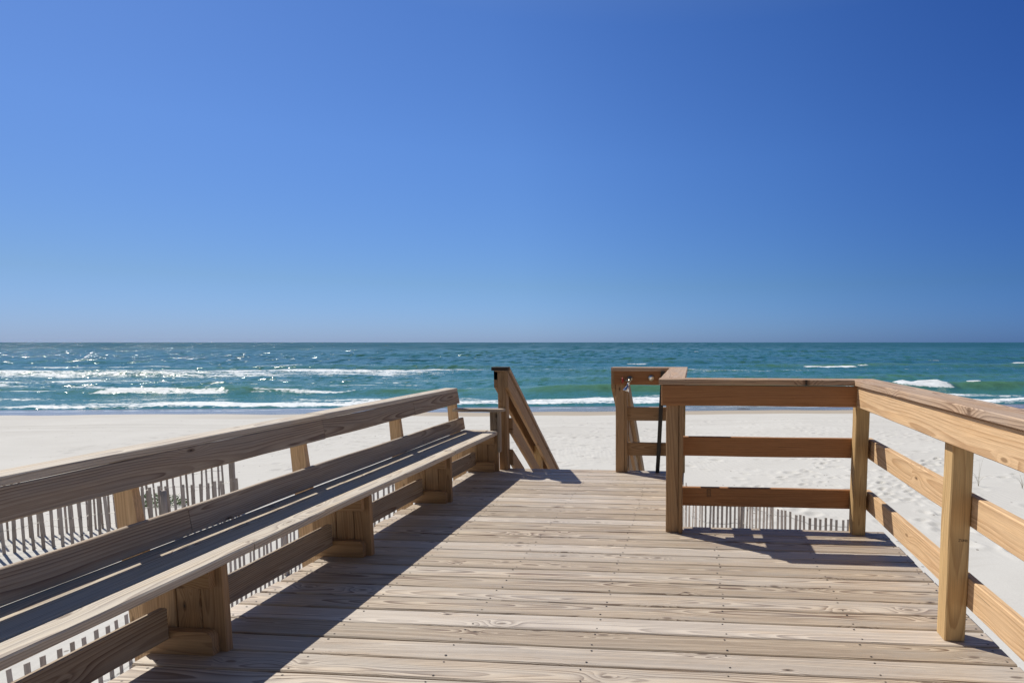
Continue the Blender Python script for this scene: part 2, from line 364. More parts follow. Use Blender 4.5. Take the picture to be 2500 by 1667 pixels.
for xc, ww, js, t in ((-2.0225, 0.115, [1.1, 2.46, 4.75], 0.8), (-2.2185, 0.266, [1.15, 3.6], 0.4)):
    for (ya, yb) in joints(js):
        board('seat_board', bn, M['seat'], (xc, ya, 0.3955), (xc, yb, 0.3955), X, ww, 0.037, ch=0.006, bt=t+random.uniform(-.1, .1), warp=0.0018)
sups = [0.0, 1.14, 2.27, 3.42, 4.65, 5.84]
for s in sups:
    yb = s+0.018
    for xa, xb in ((-1.968, -2.074), (-2.077, -2.186), (-2.189, -2.345)):
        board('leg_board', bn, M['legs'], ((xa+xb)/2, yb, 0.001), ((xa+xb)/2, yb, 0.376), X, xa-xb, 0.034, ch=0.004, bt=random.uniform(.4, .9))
    # floor cleat with rounded end
    m = MB(); pr = []; xr_, xl_, hgt = -2.0, -2.32, 0.102; rr = 0.035
    pr = [(xl_, 0.001), (xr_, 0.001)]+[(xr_-rr+rr*math.cos(t), hgt-rr+rr*math.sin(t)) for t in [i*math.pi/10 for i in range(6)]]+[(xl_, hgt)]
    npf = len(pr); vs = [(x, s-0.037, z) for x, z in pr]+[(x, s-0.0005, z) for x, z in pr]
    fs = [tuple(range(npf)), tuple(range(2*npf-1, npf-1, -1))]+[(i, i+npf, (i+1) % npf+npf, (i+1) % npf) for i in range(npf)]
    sd = random.random()*30
    m.add(vs, fs, [(v[0]+sd, v[2]-0.05, v[1]-s-0.04) for v in vs], random.random())
    m.build('floor_cleat', M['legs'], bn)
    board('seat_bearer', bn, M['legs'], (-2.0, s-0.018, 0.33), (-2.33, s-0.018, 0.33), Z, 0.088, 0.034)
    # leaning back post of two boards, notched over the deck edge
    for q, (pa, pb_, pc, pd) in enumerate((((-2.408, -0.13), (-2.350, -0.08), (-2.446, 0.81), (-2.478, 0.81)), ((-2.480, -0.16), (-2.411, -0.13), (-2.481, 0.81), (-2.530, 0.81)))):
        m = MB(); pr = [pa, pb_, pc, pd]; ya_, yb_ = (s+0.078, s+0.114) if q == 0 else (s+0.081, s+0.117)
        vs = [(x, ya_, z) for x, z in pr]+[(x, yb_, z) for x, z in pr]; sd = random.random()*30
        m.add(vs, [(0, 1, 2, 3), (7, 6, 5, 4), (0, 4, 5, 1), (1, 5, 6, 2), (2, 6, 7, 3), (3, 7, 4, 0)], [(v[2]+sd, v[0]+2.42+random.Random(q).uniform(-.03, .03), v[1]-s-0.05) for v in vs], random.uniform(.5, .9))
        m.build('back_post', M['rail'], bn)
for i in range(len(sups)-1):
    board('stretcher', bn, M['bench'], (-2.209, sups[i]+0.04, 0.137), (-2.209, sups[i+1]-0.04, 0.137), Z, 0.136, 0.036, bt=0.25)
# armrest shelf at the far end
pts = [(-2.42, 5.80), (-2.30, 5.79), (-2.22, 5.80), (-2.14, 5.815), (-2.07, 5.81), (-2.045, 5.795), (-1.96, 5.79), (-1.925, 5.80), (-1.905, 5.83), (-1.90, 5.90), (-2.42, 5.90)]
m = MB(); n_ = len(pts); vs = [(x, y, 0.615) for x, y in pts]+[(x, y, 0.642) for x, y in pts]
fs = [tuple(range(n_-1, -1, -1)), tuple(range(n_, 2*n_))]+[(i, (i+1) % n_, (i+1) % n_+n_, i+n_) for i in range(n_)]
m.add(vs, fs, [(v[0]+3.3, v[1]-5.83, v[2]-0.58) for v in vs], 0.6); m.build('armrest', M['bench'], bn)
board('armrest_support', bn, M['bench'], (-2.02, 5.887, 0.16), (-2.02, 5.887, 0.614), X, 0.075, 0.034, bt=0.1)
board('armrest_support', bn, M['bench'], (-1.955, 5.862, 0.20), (-1.955, 5.862, 0.614), Y, 0.07, 0.024, bt=0.5)

# ================================================================== STAIRS + HANDRAILS
SLP = 0.694
st = thing('beach_stairs', (-1.33, 6.1, 0), 'steep timber stairs dropping from the far deck edge to the sand', 'stairs')
dirn = Vector((0, 1, -SLP)).normalized()
for sx in (-1.83, -1.33, -0.83):
    board('stringer', st, M['deck'], (sx, 6.02, -0.25), (sx, 6.02+3.6, -0.25-3.6*SLP), Z, 0.235, 0.038, cutA=Y, cutB=Z)
for i in range(14):
    y = 6.17+0.262*i; z = -0.19-0.182*i
    board('tread', st, M['deck'], (-1.88, y, z), (-0.78, y, z), Y, 0.235, 0.038)

def stair_rail(name, xp0, xp1, yb, sgn, label):
    """sgn=+1: inner side is +X"""
    t = thing(name, ((xp0+xp1)/2, yb+0.04, 0), label, 'stair railing', 'stair railings flanking the beach stairs')
    xin = xp1+0.0195 if sgn > 0 else xp0-0.0195
    xout = xp0-0.0195 if sgn > 0 else xp1+0.0195
    def sl(nm, x, ztop, y0_, L, W, T, wd, mat, bt, below):
        # board whose upper edge at y0_ is ztop ; hangs down 'below'
        c = ztop-below
        board(nm, t, mat, (x, y0_, c), (x, y0_+L, c-L*SLP), wd, W, T, cutA=Y, cutB=Y, bt=bt)
    cosr = 1/math.sqrt(1+SLP*SLP)
    sl('cap', (xp0+xp1)/2+0.008*sgn, 1.066, yb+0.01, 4.4, 0.165, 0.036, X, M['cap'], 0.5, 0.018/cosr)
    sl('handrail', xin, 1.022, yb-0.03, 4.4, 0.138, 0.036, Z, M['legs'], 0.55, 0.069/cosr)
    sl('handrail', xout, 1.022, yb+0.02, 4.4, 0.138, 0.036, Z, M['legs'], 0.2, 0.069/cosr)
    xm_ = xin if sgn > 0 else xout
    sl('middle_rail', xm_, 0.505+0.03, yb+0.09, 4.3, 0.135, 0.036, Z, M['legs'], 0.45, 0.068/cosr)
    sl('low_rail', xm_, 0.175+0.03, yb+0.09, 4.3, 0.135, 0.036, Z, M['legs'], 0.5, 0.068/cosr)
    for q in (1.38, 2.7, 4.05):
        zt = 1.02-(q+0.04)*SLP
        board('post', t, M['post'], ((xp0+xp1)/2, yb+q+0.04, -3.3 if q > 4 else zt-2.0), ((xp0+xp1)/2, yb+q+0.04, zt-0.02), X, xp1-xp0, 0.089, bt=0.4)
    return t
lr = stair_rail('stair_railing', -1.985, -1.896, 5.905, 1, 'left stair handrail beside the bench, sloping down to the sand')
post(lr, -1.985, -1.896, 5.92, 6.009, 0.001, 1.028, M['legs'], bt=0.45)
board('post_cap', lr, M['dark'], (-2.03, 5.915, 1.0475), (-1.862, 5.915, 1.0475), Y, 0.09, 0.037, bt=0.2)
prf = [(5.925, 1.027), (5.925, 0.935), (5.95, 0.905), (6.0, 0.905), (6.0, 1.027)]
for x0_, x1_ in ((-2.022, -1.987), (-1.894, -1.872)):
    m = MB(); vs = [(x0_, y, z) for y, z in prf]+[(x1_, y, z) for y, z in prf]; n_ = 5
    fs = [tuple(range(n_)), tuple(range(2*n_-1, n_-1, -1))]+[(i, (i+1) % n_, (i+1) % n_+n_, i+n_)[::-1] for i in range(n_)]
    m.add(vs, fs, [(v[2]+5, v[1]-5.9, v[0]+2.05) for v in vs], 0.1)
    m.build('trim_block', M['dark'], lr)
rr_ = stair_rail('stair_railing', -0.768, -0.679, 5.905, -1, 'right stair handrail below the shower rail, sloping down to the sand')

# ================================================================== SHOWER FITTINGS
yf = 5.866
sh = thing('shower_head', (-0.62, yf, 0.93), 'chrome foot shower with conical nozzle on the far railing above the stairs', 'shower')
m = MB(); tube(m, [(-0.615, yf, 0.955), (-0.615, yf-0.012, 0.955)], 0.026, 16); m.build('wall_flange', M['brass'], sh)
m = MB(); tube(m, [(-0.615, yf-0.012, 0.953), (-0.615, yf-0.04, 0.95), (-0.617, yf-0.062, 0.935), (-0.622, yf-0.07, 0.915)], 0.0115, 12)
tube(m, [(-0.60, yf-0.045, 0.94), (-0.665, yf-0.045, 0.94)], [0.013, 0.009], 10); m.build('valve_body', M['brass'], sh)
m = MB(); tube(m, [(-0.668, yf-0.045, 0.94), (-0.682, yf-0.045, 0.94)], 0.006, 8)
for a in range(5):
    t = a*2*math.pi/5; tube(m, [(-0.684, yf-0.045, 0.94), (-0.684, yf-0.045+0.024*math.cos(t), 0.94+0.024*math.sin(t))], [0.005, 0.007], 8)
tube(m, [(-0.684+0.000, yf-0.045+0.027*math.cos(t), 0.94+0.027*math.sin(t)) for t in [i*math.pi/8 for i in range(17)]], 0.0042, 6, caps=False)
m.build('valve_handle', M['red'], sh)
m = MB(); a0 = Vector((-0.622, yf-0.07, 0.918)); dd = Vector((-0.30, -0.25, -0.92)).normalized()
tube(m, [a0+dd*q for q in (0, 0.008, 0.014, 0.02, 0.028, 0.045, 0.082, 0.088)], [0.009, 0.013, 0.013, 0.009, 0.012, 0.018, 0.031, 0.029], 20)
m.build('nozzle', M['chrome'], sh)
pb = thing('push_button', (-0.409, yf, 0.965), 'round steel push button on the far railing beside the shower', 'button')
m = MB(); tube(m, [(-0.405, yf, 0.963), (-0.405, yf-0.006, 0.963), (-0.405, yf-0.010, 0.963)], [0.031, 0.031, 0.027], 28); m.build('base_ring', M['brass'], pb)
m = MB(); tube(m, [(-0.409, yf-0.009, 0.966), (-0.409, yf-0.018, 0.966), (-0.409, yf-0.024, 0.966), (-0.409, yf-0.026, 0.966)], [0.021, 0.021, 0.018, 0.010], 24); m.build('button_cap', M['chrome'], pb)
m = MB(); plank(m, (-0.377, 5.98, -0.55), (-0.286, 5.845, 1.028), X, 0.04, 0.03, ch=0.004)
tag(m.build('support_pole', M['black'], None), 'black pole leaning behind the side railing near the shower', 'pole')

# ================================================================== SAND
def vnoise(x, y, s, seed):
    r = np.random.RandomState(seed); g = r.rand(256, 256)
    xi = x/s; yi = y/s; x0 = np.floor(xi).astype(int); y0 = np.floor(yi).astype(int); fx = xi-x0; fy = yi-y0
    fx = fx*fx*(3-2*fx); fy = fy*fy*(3-2*fy)
    G = lambda a, b: g[a % 256, b % 256]
    return (G(x0, y0)*(1-fx)+G(x0+1, y0)*fx)*(1-fy)+(G(x0, y0+1)*(1-fx)+G(x0+1, y0+1)*fx)*fy-0.5

def axis(parts):
    out = []
    for a, b, st_ in parts: out += list(np.arange(a, b-1e-6, st_))
    out.append(parts[-1][1]); return np.array(out)
gx = axis([(-4000, -400, 600), (-400, -60, 20), (-60, -24, 0.6), (-24, 11, 0.065), (11, 40, 0.5), (40, 300, 20), (300, 4000, 600)])
gy = axis([(-3000, -50, 500), (-50, 2, 4), (2, 8, 0.5), (8, 29, 0.065), (29, 30, 0.2), (30, 40, 0.18), (40, 60, 0.5), (60, 100, 8)])
GX, GY = np.meshgrid(gx, gy)
SH = 0.14
D = GY-SH*GX
def prof(d):
    return np.interp(d, [-50, 20, 30, 37.5, 41.0, 44.5, 46, 60, 110], [-2.70, -2.70, -2.92, -3.20, -3.37, -3.455, -3.52, -4.6, -8.0])
H = prof(D)
mask = np.clip((38-D)/6, 0, 1)
H += mask*(vnoise(GX, GY, 6.0, 1)*0.16+vnoise(GX, GY, 2.1, 2)*0.025+vnoise(GX, GY, 0.7, 3)*0.006)
H += np.clip((-GX-3)/8, 0, 1)*np.clip((16-GY)/6, 0, 1)*0.05
# blown low mounds beside the far left fence
H += 0.10*np.exp(-(((GX+12.4)/2.5)**2+((GY-13.0)/1.0)**2))
# footprints
def foot(px, py, ang, dep, L=0.125, W=0.06):
    i0, i1 = np.searchsorted(gx, [px-0.5, px+0.5]); j0, j1 = np.searchsorted(gy, [py-0.5, py+0.5])
    if i1-i0 < 3 or j1-j0 < 3: return
    x = GX[j0:j1, i0:i1]-px; y = GY[j0:j1, i0:i1]-py; c, s = math.cos(ang), math.sin(ang)
    a = (x*c+y*s)/L; b = (-x*s+y*c)/W; r = a*a+b*b
    H[j0:j1, i0:i1] += -dep*np.exp(-r*0.8)+dep*0.55*np.exp(-(np.sqrt(r)-1.9)**2*3.0)
rn = random.Random(5)
def trail(x, y, ang, n, dep=0.035, step=0.68, spread=0.12):
    for i in range(n):
        sd = (-1)**i*spread
        foot(x-math.sin(ang)*sd+rn.uniform(-.05, .05), y+math.cos(ang)*sd+rn.uniform(-.05, .05), ang+rn.uniform(-.3, .3), dep*rn.uniform(.6, 1.3))
        x += math.cos(ang)*step; y += math.sin(ang)*step; ang += rn.uniform(-.12, .12)
for k in range(7): trail(rn.uniform(1.5, 4.5), rn.uniform(12.5, 19), rn.uniform(0.3, 1.5), 12, 0.045)
for k in range(60): foot(rn.uniform(1.5, 8), rn.uniform(11, 22), rn.uniform(0, 3.1), rn.uniform(.015, .05), rn.uniform(.1, .2), rn.uniform(.07, .13))
for k in range(9): trail(rn.uniform(4, 10), rn.uniform(8, 17), rn.uniform(0.8, 2.0), 10, 0.03)
for k in range(700):
    x = rn.uniform(-24, 11); d = rn.gauss(25.5, 1.8); foot(x, d+SH*x, rn.uniform(0, 3.1), rn.uniform(.005, .022), rn.uniform(.1, .2), rn.uniform(.06, .11))
for k in range(7): trail(rn.uniform(-22, 6), rn.uniform(19, 27), rn.uniform(-0.4, 0.6), 16, 0.025)
for k in range(300): foot(rn.uniform(-24, 11), rn.uniform(14, 34), rn.uniform(0, 3.1), rn.uniform(.01, .03), rn.uniform(.1, .2), rn.uniform(.08, .14))
# wheel tracks along the beach
for d0, dep in ((31.2, .035), (32.9, .04), (29.3, .02), (34.6, .025), (36.1, .02)):
    dd_ = D-d0-0.25*np.sin(GX*0.11+d0); H += -dep*np.exp(-(dd_/0.14)**2)+dep*0.7*np.exp(-((np.abs(dd_)-0.34)/0.12)**2)
def grid_obj(name, GX, GY, H, mat, attrs=None, smooth=True):
    ny, nx = GX.shape; co_ = np.stack([GX, GY, H], -1).reshape(-1, 3).astype(np.float32)
    idx = np.arange(nx*ny).reshape(ny, nx); q = np.stack([idx[:-1, :-1], idx[:-1, 1:], idx[1:, 1:], idx[1:, :-1]], -1).reshape(-1, 4)
    me = bpy.data.meshes.new(name); me.vertices.add(len(co_)); me.vertices.foreach_set('co', co_.ravel())
    me.loops.add(q.size); me.loops.foreach_set('vertex_index', q.ravel().astype(np.int32))
    me.polygons.add(len(q)); me.polygons.foreach_set('loop_start', np.arange(0, q.size, 4, dtype=np.int32)); me.polygons.foreach_set('loop_total', np.full(len(q), 4, dtype=np.int32))
    me.update(calc_edges=True); me.polygons.foreach_set('use_smooth', np.full(len(q), smooth)); me.materials.append(mat)
    for k, a in (attrs or {}).items():
        t = me.attributes.new(k, 'FLOAT', 'POINT'); t.data.foreach_set('value', a.ravel().astype(np.float32))
    o = bpy.data.objects.new(name, me); COL.objects.link(o); return o

g = NG('pale_beach_sand')
geo = g.n('ShaderNodeNewGeometry').outputs['Position']; px, py, pz = g.sep(geo)
dv = g.math('ADD', py, g.math('MULTIPLY', px, -SH))
wv = g.noise(g.xyz(g.math('MULTIPLY', px, 0.09), 0.0, 0.0), 1.0, 2.0)
dv2 = g.math('ADD', dv, g.math('MULTIPLY_ADD', wv, 4.0, -2.0))
n1 = g.noise(geo, 0.35, 4.0, 0.6); n2 = g.noise(geo, 40.0, 2.0, 0.6)
c = g.mix(g.sstep(n1, 0.3, 0.7), (0.57, 0.553, 0.52), (0.605, 0.59, 0.557))
c = g.mix(0.25, c, g.mix(g.sstep(n2, 0.3, 0.7), (0.8, 0.8, 0.8), (1.1, 1.1, 1.1)), 'MULTIPLY')
bn_ = g.noise(g.xyz(g.math('MULTIPLY', px, 0.5), g.math('MULTIPLY', dv, 3.0), 0.0), 1.0, 3.0, 0.6)
c = g.mix(g.math('MULTIPLY', g.sstep(bn_, 0.55, 0.75), 0.20), c, (0.42, 0.39, 0.35))
damp = g.math('MULTIPLY', g.sstep(dv2, 36.6, 37.4), g.sstep(px, -34.0, -12.0, 0.15, 1.0)); wet = g.sstep(g.math('ADD', dv2, g.math('MULTIPLY', wv, 1.5)), 40.6, 41.4)
c = g.mix(damp, c, (0.42, 0.365, 0.30)); c = g.mix(wet, c, (0.24, 0.205, 0.18))
sw = g.noise(g.xyz(g.math('MULTIPLY', px, 0.13), 4.0, 0.0), 1.0, 3.0)
swl = g.math('ABSOLUTE', g.math('SUBTRACT', g.math('ADD', dv, g.math('MULTIPLY_ADD', sw, 7.0, -3.5)), 43.2))
swm = g.math('MULTIPLY', g.sstep(swl, 0.10, 0.28, 1.0, 0.0), g.sstep(g.noise(geo, 0.5, 3.0, 0.7), 0.42, 0.55))
c = g.mix(g.math('MULTIPLY', swm, wet), c, (0.75, 0.78, 0.80))
# shell and seaweed specks
vo = g.n('ShaderNodeTexVoronoi', voronoi_dimensions='2D', feature='F1'); g.set(vo.inputs['Vector'], geo); vo.inputs['Scale'].default_value = 2.2
sp = g.math('MULTIPLY', g.math('LESS_THAN', vo.outputs['Distance'], 0.06), g.math('GREATER_THAN', g.sep(vo.outputs['Color'])[1], 0.86))
c = g.mix(g.math('MULTIPLY', sp, 0.6), c, (0.12, 0.09, 0.07))
g.base(c); g.set(g.p.inputs['Roughness'], g.math('MULTIPLY_ADD', wet, -0.78, 0.95)); g.set(g.p.inputs['Specular IOR Level'], g.math('MULTIPLY_ADD', wet, 0.45, 0.05))
# wind ripples
warp_ = g.noise(geo, 0.5, 2.0)
rp = g.math('SINE', g.math('ADD', g.math('MULTIPLY', g.math('ADD', g.math('MULTIPLY', px, 0.93), g.math('MULTIPLY', py, 0.25)), 42.0), g.math('MULTIPLY', warp_, 26.0)))
rm = g.math('MULTIPLY', g.sstep(g.noise(geo, 0.16, 1.0), 0.42, 0.6), g.sstep(dv, 26.0, 23.0, 0.0, 1.0))
rm = g.math('MULTIPLY', g.sstep(g.noise(geo, 0.16, 1.0), 0.40, 0.58), g.math('SUBTRACT', 1.0, g.sstep(dv, 22.0, 26.0)))
hh = g.math('ADD', g.math('MULTIPLY', g.math('MULTIPLY', rp, rm), 0.25), g.math('MULTIPLY', g.noise(geo, 5.0, 5.0, 0.65), 1.0))
g.set(g.p.inputs['Normal'], g.bump(hh, g.math('MULTIPLY_ADD', wet, -0.4, 0.4), 0.014))
tag(grid_obj('sand_beach', GX, GY, H, g.m), 'pale sand beach with footprints and wheel tracks', 'beach', kind='structure')

# ================================================================== SEA
sx = axis([(-30000, -3000, 5000), (-3000, -400, 200), (-400, -150, 4), (-150, -75, 0.7), (-75, 75, 0.42), (75, 200, 3), (200, 3000, 200), (3000, 30000, 5000)])
sy = [42.0]
while sy[-1] < 30000: sy.append(sy[-1]+max(0.26, (sy[-1]-42)*0.0042+0.20 if sy[-1] < 400 else sy[-1]*0.06))
sy = np.array(sy)
SX, SD = np.meshgrid(sx, sy); SYW = SD+SH*np.clip(SX, -400, 400)
rs = np.random.RandomState(3)
HH = np.zeros_like(SX); fade = np.clip(1-(SD-200)/250, 0, 1)*np.clip((SD-44)/8, 0.12, 1)
for i in range(46):
    lam = 1.6*(1.11**i) if i < 30 else rs.uniform(3, 14)
    lam = min(lam, 26); ang = rs.normal(math.pi/2, 0.55); kx, ky = 2*math.pi/lam*math.cos(ang), 2*math.pi/lam*math.sin(ang)
    amp = 0.0075*lam**0.85*0.36
    p = kx*SX+ky*SYW+rs.uniform(0, 6.28)
    HH += amp*(np.sin(p)+0.25*np.sin(2*p+0.6))
HH *= fade
foam = np.zeros_like(SX); green = np.zeros_like(SX)
def ridge(xc, d, hx, h, wf, wb, curve=0.0, tilt=0.0, fo=0.0, gr=1.0):
    """swell crest: steep shoreward face wf, long back wb"""
    global HH, foam, green
    x = SX-xc; dc = d+tilt*x+curve*x*x+0.9*vnoise(SX, SX*0+d, 9.0, 4)+0.4*vnoise(SX, SX*0+d, 2.5, 5)
    t = SD-dc; env = np.exp(-(np.abs(x)/hx)**3)
    s = np.where(t < 0, np.exp(-(t/wf)**2), np.exp(-(t/wb)**2))
    HH += h*env*s; green = np.maximum(green, gr*env*np.where(t < 0, np.exp(-((t+wf*0.5)/(wf*0.8))**2), np.exp(-(t/(wf*0.7))**2)))
def foamp(xc, d, hx, w0, w1, amt, tilt=0.0, h=0.0):
    """white water from crest d shoreward w0 and seaward w1"""
    global HH, foam
    x = SX-xc; dc = d+tilt*x+1.1*vnoise(SX, SX*0+d, 11.0, 8)+0.5*vnoise(SX, SX*0+d, 2.8, 9)
    t = SD-dc; env = np.clip(1.5-(np.abs(x)/hx)**2*1.5, 0, 1)
    f = np.where(t < 0, np.exp(-(t/w0)**4), np.exp(-(t/w1)**4)); foam = np.maximum(foam, amt*env*f)
    if h: HH += h*env*f*(0.7+0.6*vnoise(SX, SYW, 0.9, 12))
# swells near shore
ridge(-2, 56.5, 17, 0.8, 1.6, 3.4, gr=1.15); ridge(14, 58, 10, 0.45, 1.6, 3.4); ridge(-22, 59, 9, 0.35, 1.4, 3.0); ridge(34, 61, 18, 0.65, 1.6, 3.4)
ridge(-48, 60, 12, 0.5, 1.5, 3.2); ridge(-75, 63, 10, 0.5, 1.5, 3.2); ridge(-10, 74, 22, 0.35, 2.4, 4.5, gr=.6); ridge(30, 80, 20, 0.4, 2.4, 5, gr=.6)
ridge(32, 116, 22, 0.7, 2.6, 6); ridge(75, 112, 25, 0.8, 2.6, 6); ridge(-60, 112, 40, 0.6, 2.6, 6, gr=.7); ridge(-5, 98, 25, 0.35, 3, 6, gr=.5)
ridge(-95, 92, 30, 0.6, 2.4, 5, gr=.6); ridge(60, 72, 20, .45, 2, 4, gr=.8)
for _ in range(26): ridge(rs.uniform(-160, 150), rs.uniform(130, 330), rs.uniform(15, 50), rs.uniform(.25, .6), 3.5, 9, gr=.35)
# white water
foamp(-4, 46.8, 60, 1.5, 3.5, 0.84, h=0.14); foamp(60, 47.0, 45, 1.4, 3.0, 0.85, h=0.10); foamp(-70, 46.0, 45, 0.9, 1.2, 0.8, h=0.06)
foamp(5, 51.2, 14, 1.5, 3.2, 0.62, h=0.05); foamp(-25, 50.5, 13, 1.5, 2.5, 0.6)
foamp(33, 52.5, 22, 2, 3, 0.62); foamp(23.5, 59.6, 3.6, 2.0, 0.9, 1.15, h=0.45); foamp(29.5, 60.6, 1.1, .6, .5, .9, h=.1); foamp(17.5, 57.0, 4.5, 1.6, 1.0, 0.6)
foamp(-49, 58.6, 8, 1.4, 0.9, 0.82, h=0.16); foamp(-37, 59.0, 7, 1.1, 0.7, 0.78, h=0.10); foamp(-66, 60, 9, 1.8, 1.0, 0.72, h=0.12); foamp(-58, 68, 14, 2.0, 1.4, 0.66); foamp(-84, 69, 14, 2.4, 1.6, 0.8, h=.1)
foamp(-80, 102, 60, 7, 2.0, 0.84, tilt=0.06, h=0.15); foamp(-74, 95, 52, 15, 7.0, 0.66, tilt=.05); foamp(-58, 105, 26, 9, 2.5, .74, h=.1); foamp(-60, 78, 50, 16, 20, .46); foamp(-30, 62, 40, 6, 8, .44); foamp(-105, 92, 30, 9, 4.0, 0.72, h=.1); foamp(-74, 76, 24, 3.5, 2.5, 0.68, h=.05); foamp(-66, 67, 14, 2.5, 2.0, 0.62); foamp(-52, 52.5, 26, 2.5, 3.0, .55); foamp(-36, 66, 10, 1.5, 1.2, .66, h=.1); foamp(-30, 104, 14, 5, 3, .55)
foamp(-70, 116, 20, 1.6, 1.2, 0.72, h=.2); foamp(-40, 121, 14, 1.6, 1.2, 0.66, h=.15); foamp(-110, 118, 18, 2, 1.2, .9, h=.2)
foamp(8, 97, 18, 4.5, 4.0, 0.55); foamp(-18, 101, 10, 3.5, 3.5, 0.5); foamp(26, 112.5, 6.5, 2.8, 1.3, 1.0, h=.3); foamp(33, 114, 1.6, 1.2, .8, .8, h=.1); foamp(42, 106, 10, 2.5, 2.0, .5)
foamp(66, 114, 5, 1.6, 1.2, .8, h=.2); foamp(70, 99, 12, 2, 1.5, .5); foamp(58, 72, 4, 1, .8, .7); foamp(60, 145, 2.4, 1.2, 1.0, .8)
for _ in range(40): foamp(rs.uniform(-170, 170), rs.uniform(130, 420), rs.uniform(1.5, 6), 1.8, 1.2, rs.uniform(.45, .72))
base_z = -3.45
lap = 0.0
grid_sea = HH+base_z+0.0
edge = np.clip((46.0-SD)/4.0, 0, 1); grid_sea = grid_sea-edge*0.16
g = NG('sea_water')
geo = g.n('ShaderNodeNewGeometry').outputs['Position']; px, py, pz = g.sep(geo)
fo = g.attr('foam')[2]; gn = g.attr('green')[2]; dv = g.math('ADD', py, g.math('MULTIPLY', px, -SH))
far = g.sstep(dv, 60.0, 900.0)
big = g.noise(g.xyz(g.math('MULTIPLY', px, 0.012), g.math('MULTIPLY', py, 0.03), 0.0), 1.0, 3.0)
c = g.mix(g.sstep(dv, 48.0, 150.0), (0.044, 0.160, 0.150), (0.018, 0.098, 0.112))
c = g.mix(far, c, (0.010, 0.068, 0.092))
c = g.mix(g.math('MULTIPLY', g.sstep(big, 0.4, 0.65), 0.35), c, (0.03, 0.15, 0.15))
c = g.mix(g.math('MULTIPLY', gn, 0.75), c, (0.085, 0.20, 0.105))
# foam pattern
ll = g.math('MULTIPLY_ADD', g.sstep(dv, 50, 130), 0.0, 1.0)
fn = g.noise(g.xyz(g.math('MULTIPLY', px, 0.22), g.math('MULTIPLY', py, 0.75), pz), 1.0, 7.0, 0.72)
fn2 = g.noise(g.xyz(g.math('MULTIPLY', px, 2.4), g.math('MULTIPLY', py, 3.4), pz), 1.0, 4.0, 0.6)
fv = g.math('ADD', g.math('MULTIPLY', fn, 0.62), g.math('MULTIPLY', fn2, 0.38))
thr = g.math('MULTIPLY_ADD', fo, -0.46, 0.79)
fm = g.sstep(g.math('SUBTRACT', fv, thr), -0.02, 0.07)
fm = g.math('MULTIPLY', fm, g.math('GREATER_THAN', fo, 0.02))
wcol = c
c = g.mix(fm, c, g.mix(fn2, (0.50, 0.56, 0.60), (0.95, 0.96, 0.97)))
g.base(c); g.p.inputs['IOR'].default_value = 1.333
g.set(g.p.inputs['Roughness'], g.math('MULTIPLY_ADD', fm, 0.6, 0.10)); g.set(g.p.inputs['Specular IOR Level'], 0.28)
# facet slopes of the wind chop, given directly as a normal so far water keeps its roughness
gnrm = g.n('ShaderNodeNewGeometry').outputs['Normal']
def vm(op, a, b=None):
    o = g.n('ShaderNodeVectorMath', operation=op); g.set(o.inputs[0], a)
    if b is not None: g.set(o.inputs[3 if op == 'SCALE' else 1], b)
    return o.outputs[0]
def slopes(sx_, sy_, det, rgh, off):
    return vm('SUBTRACT', g.noise(g.xyz(g.math('MULTIPLY', px, sx_), g.math('MULTIPLY', py, sy_), off), 1.0, det, rgh, col=True), (0.5, 0.5, 0.5))
# chop near the shore, longer and longer wave groups further out
def band(a, b, c_, d_): return g.math('MULTIPLY', g.sstep(dv, a, b), g.math('SUBTRACT', 1.0, g.sstep(dv, c_, d_)))
fine = vm('SCALE', slopes(1.1, 1.6, 4.0, 0.85, 0.0), g.sstep(dv, 60, 400, 1.7, 0.9))
b1_ = vm('SCALE', slopes(1.0, 0.6, 0.6, 0.6, 5.0), g.math('MULTIPLY', band(50, 70, 100, 170), 1.45))
b2_ = vm('SCALE', slopes(0.5, 0.15, 0.6, 0.6, 7.0), g.math('MULTIPLY', band(100, 170, 260, 420), 2.2))
b3_ = vm('SCALE', slopes(0.2, 0.026, 0.6, 0.6, 9.0), g.math('MULTIPLY', band(260, 420, 800, 1300), 2.7))
b4_ = vm('SCALE', slopes(0.07, 0.005, 0.6, 0.6, 11.0), g.math('MULTIPLY', g.sstep(dv, 800, 1300), 3.4))
s_near = vm('ADD', fine, b1_); s_far = vm('ADD', vm('ADD', b2_, b3_), b4_)
calm = g.noise(g.xyz(g.math('MULTIPLY', px, 0.02), g.math('MULTIPLY', py, 0.05), 2.0), 1.0, 3.0)
ss = vm('SCALE', vm('ADD', s_near, s_far), g.math('MULTIPLY', g.math('MULTIPLY', g.sstep(calm, 0.25, 0.7, 0.75, 1.15), g.sstep(px, -70.0, 10.0, 1.0, 0.62)), g.math('MULTIPLY_ADD', fm, -0.4, 1.0)))
sxx, syy, szz = g.sep(ss)
nb = vm('NORMALIZE', vm('ADD', gnrm, g.xyz(sxx, syy, 0.0)))
g.set(g.p.inputs['Normal'], nb)
df = g.n('ShaderNodeBsdfDiffuse'); g.set(df.inputs[0], c)
ms = g.n('ShaderNodeMixShader'); g.set(ms.inputs[0], g.math('ADD', 0.22, g.math('MULTIPLY', g.sstep(dv, 60, 700), 0.38)))
g.t.links.new(g.p.outputs[0], ms.inputs[1]); g.t.links.new(df.outputs[0], ms.inputs[2]); g.t.links.new(ms.outputs[0], g.out.inputs[0])
tag(grid_obj('sea', SX, SYW, grid_sea, g.m, {'foam': np.clip(foam, 0, 1.2), 'green': green}), 'turquoise sea with breaking waves', 'sea', kind='structure')

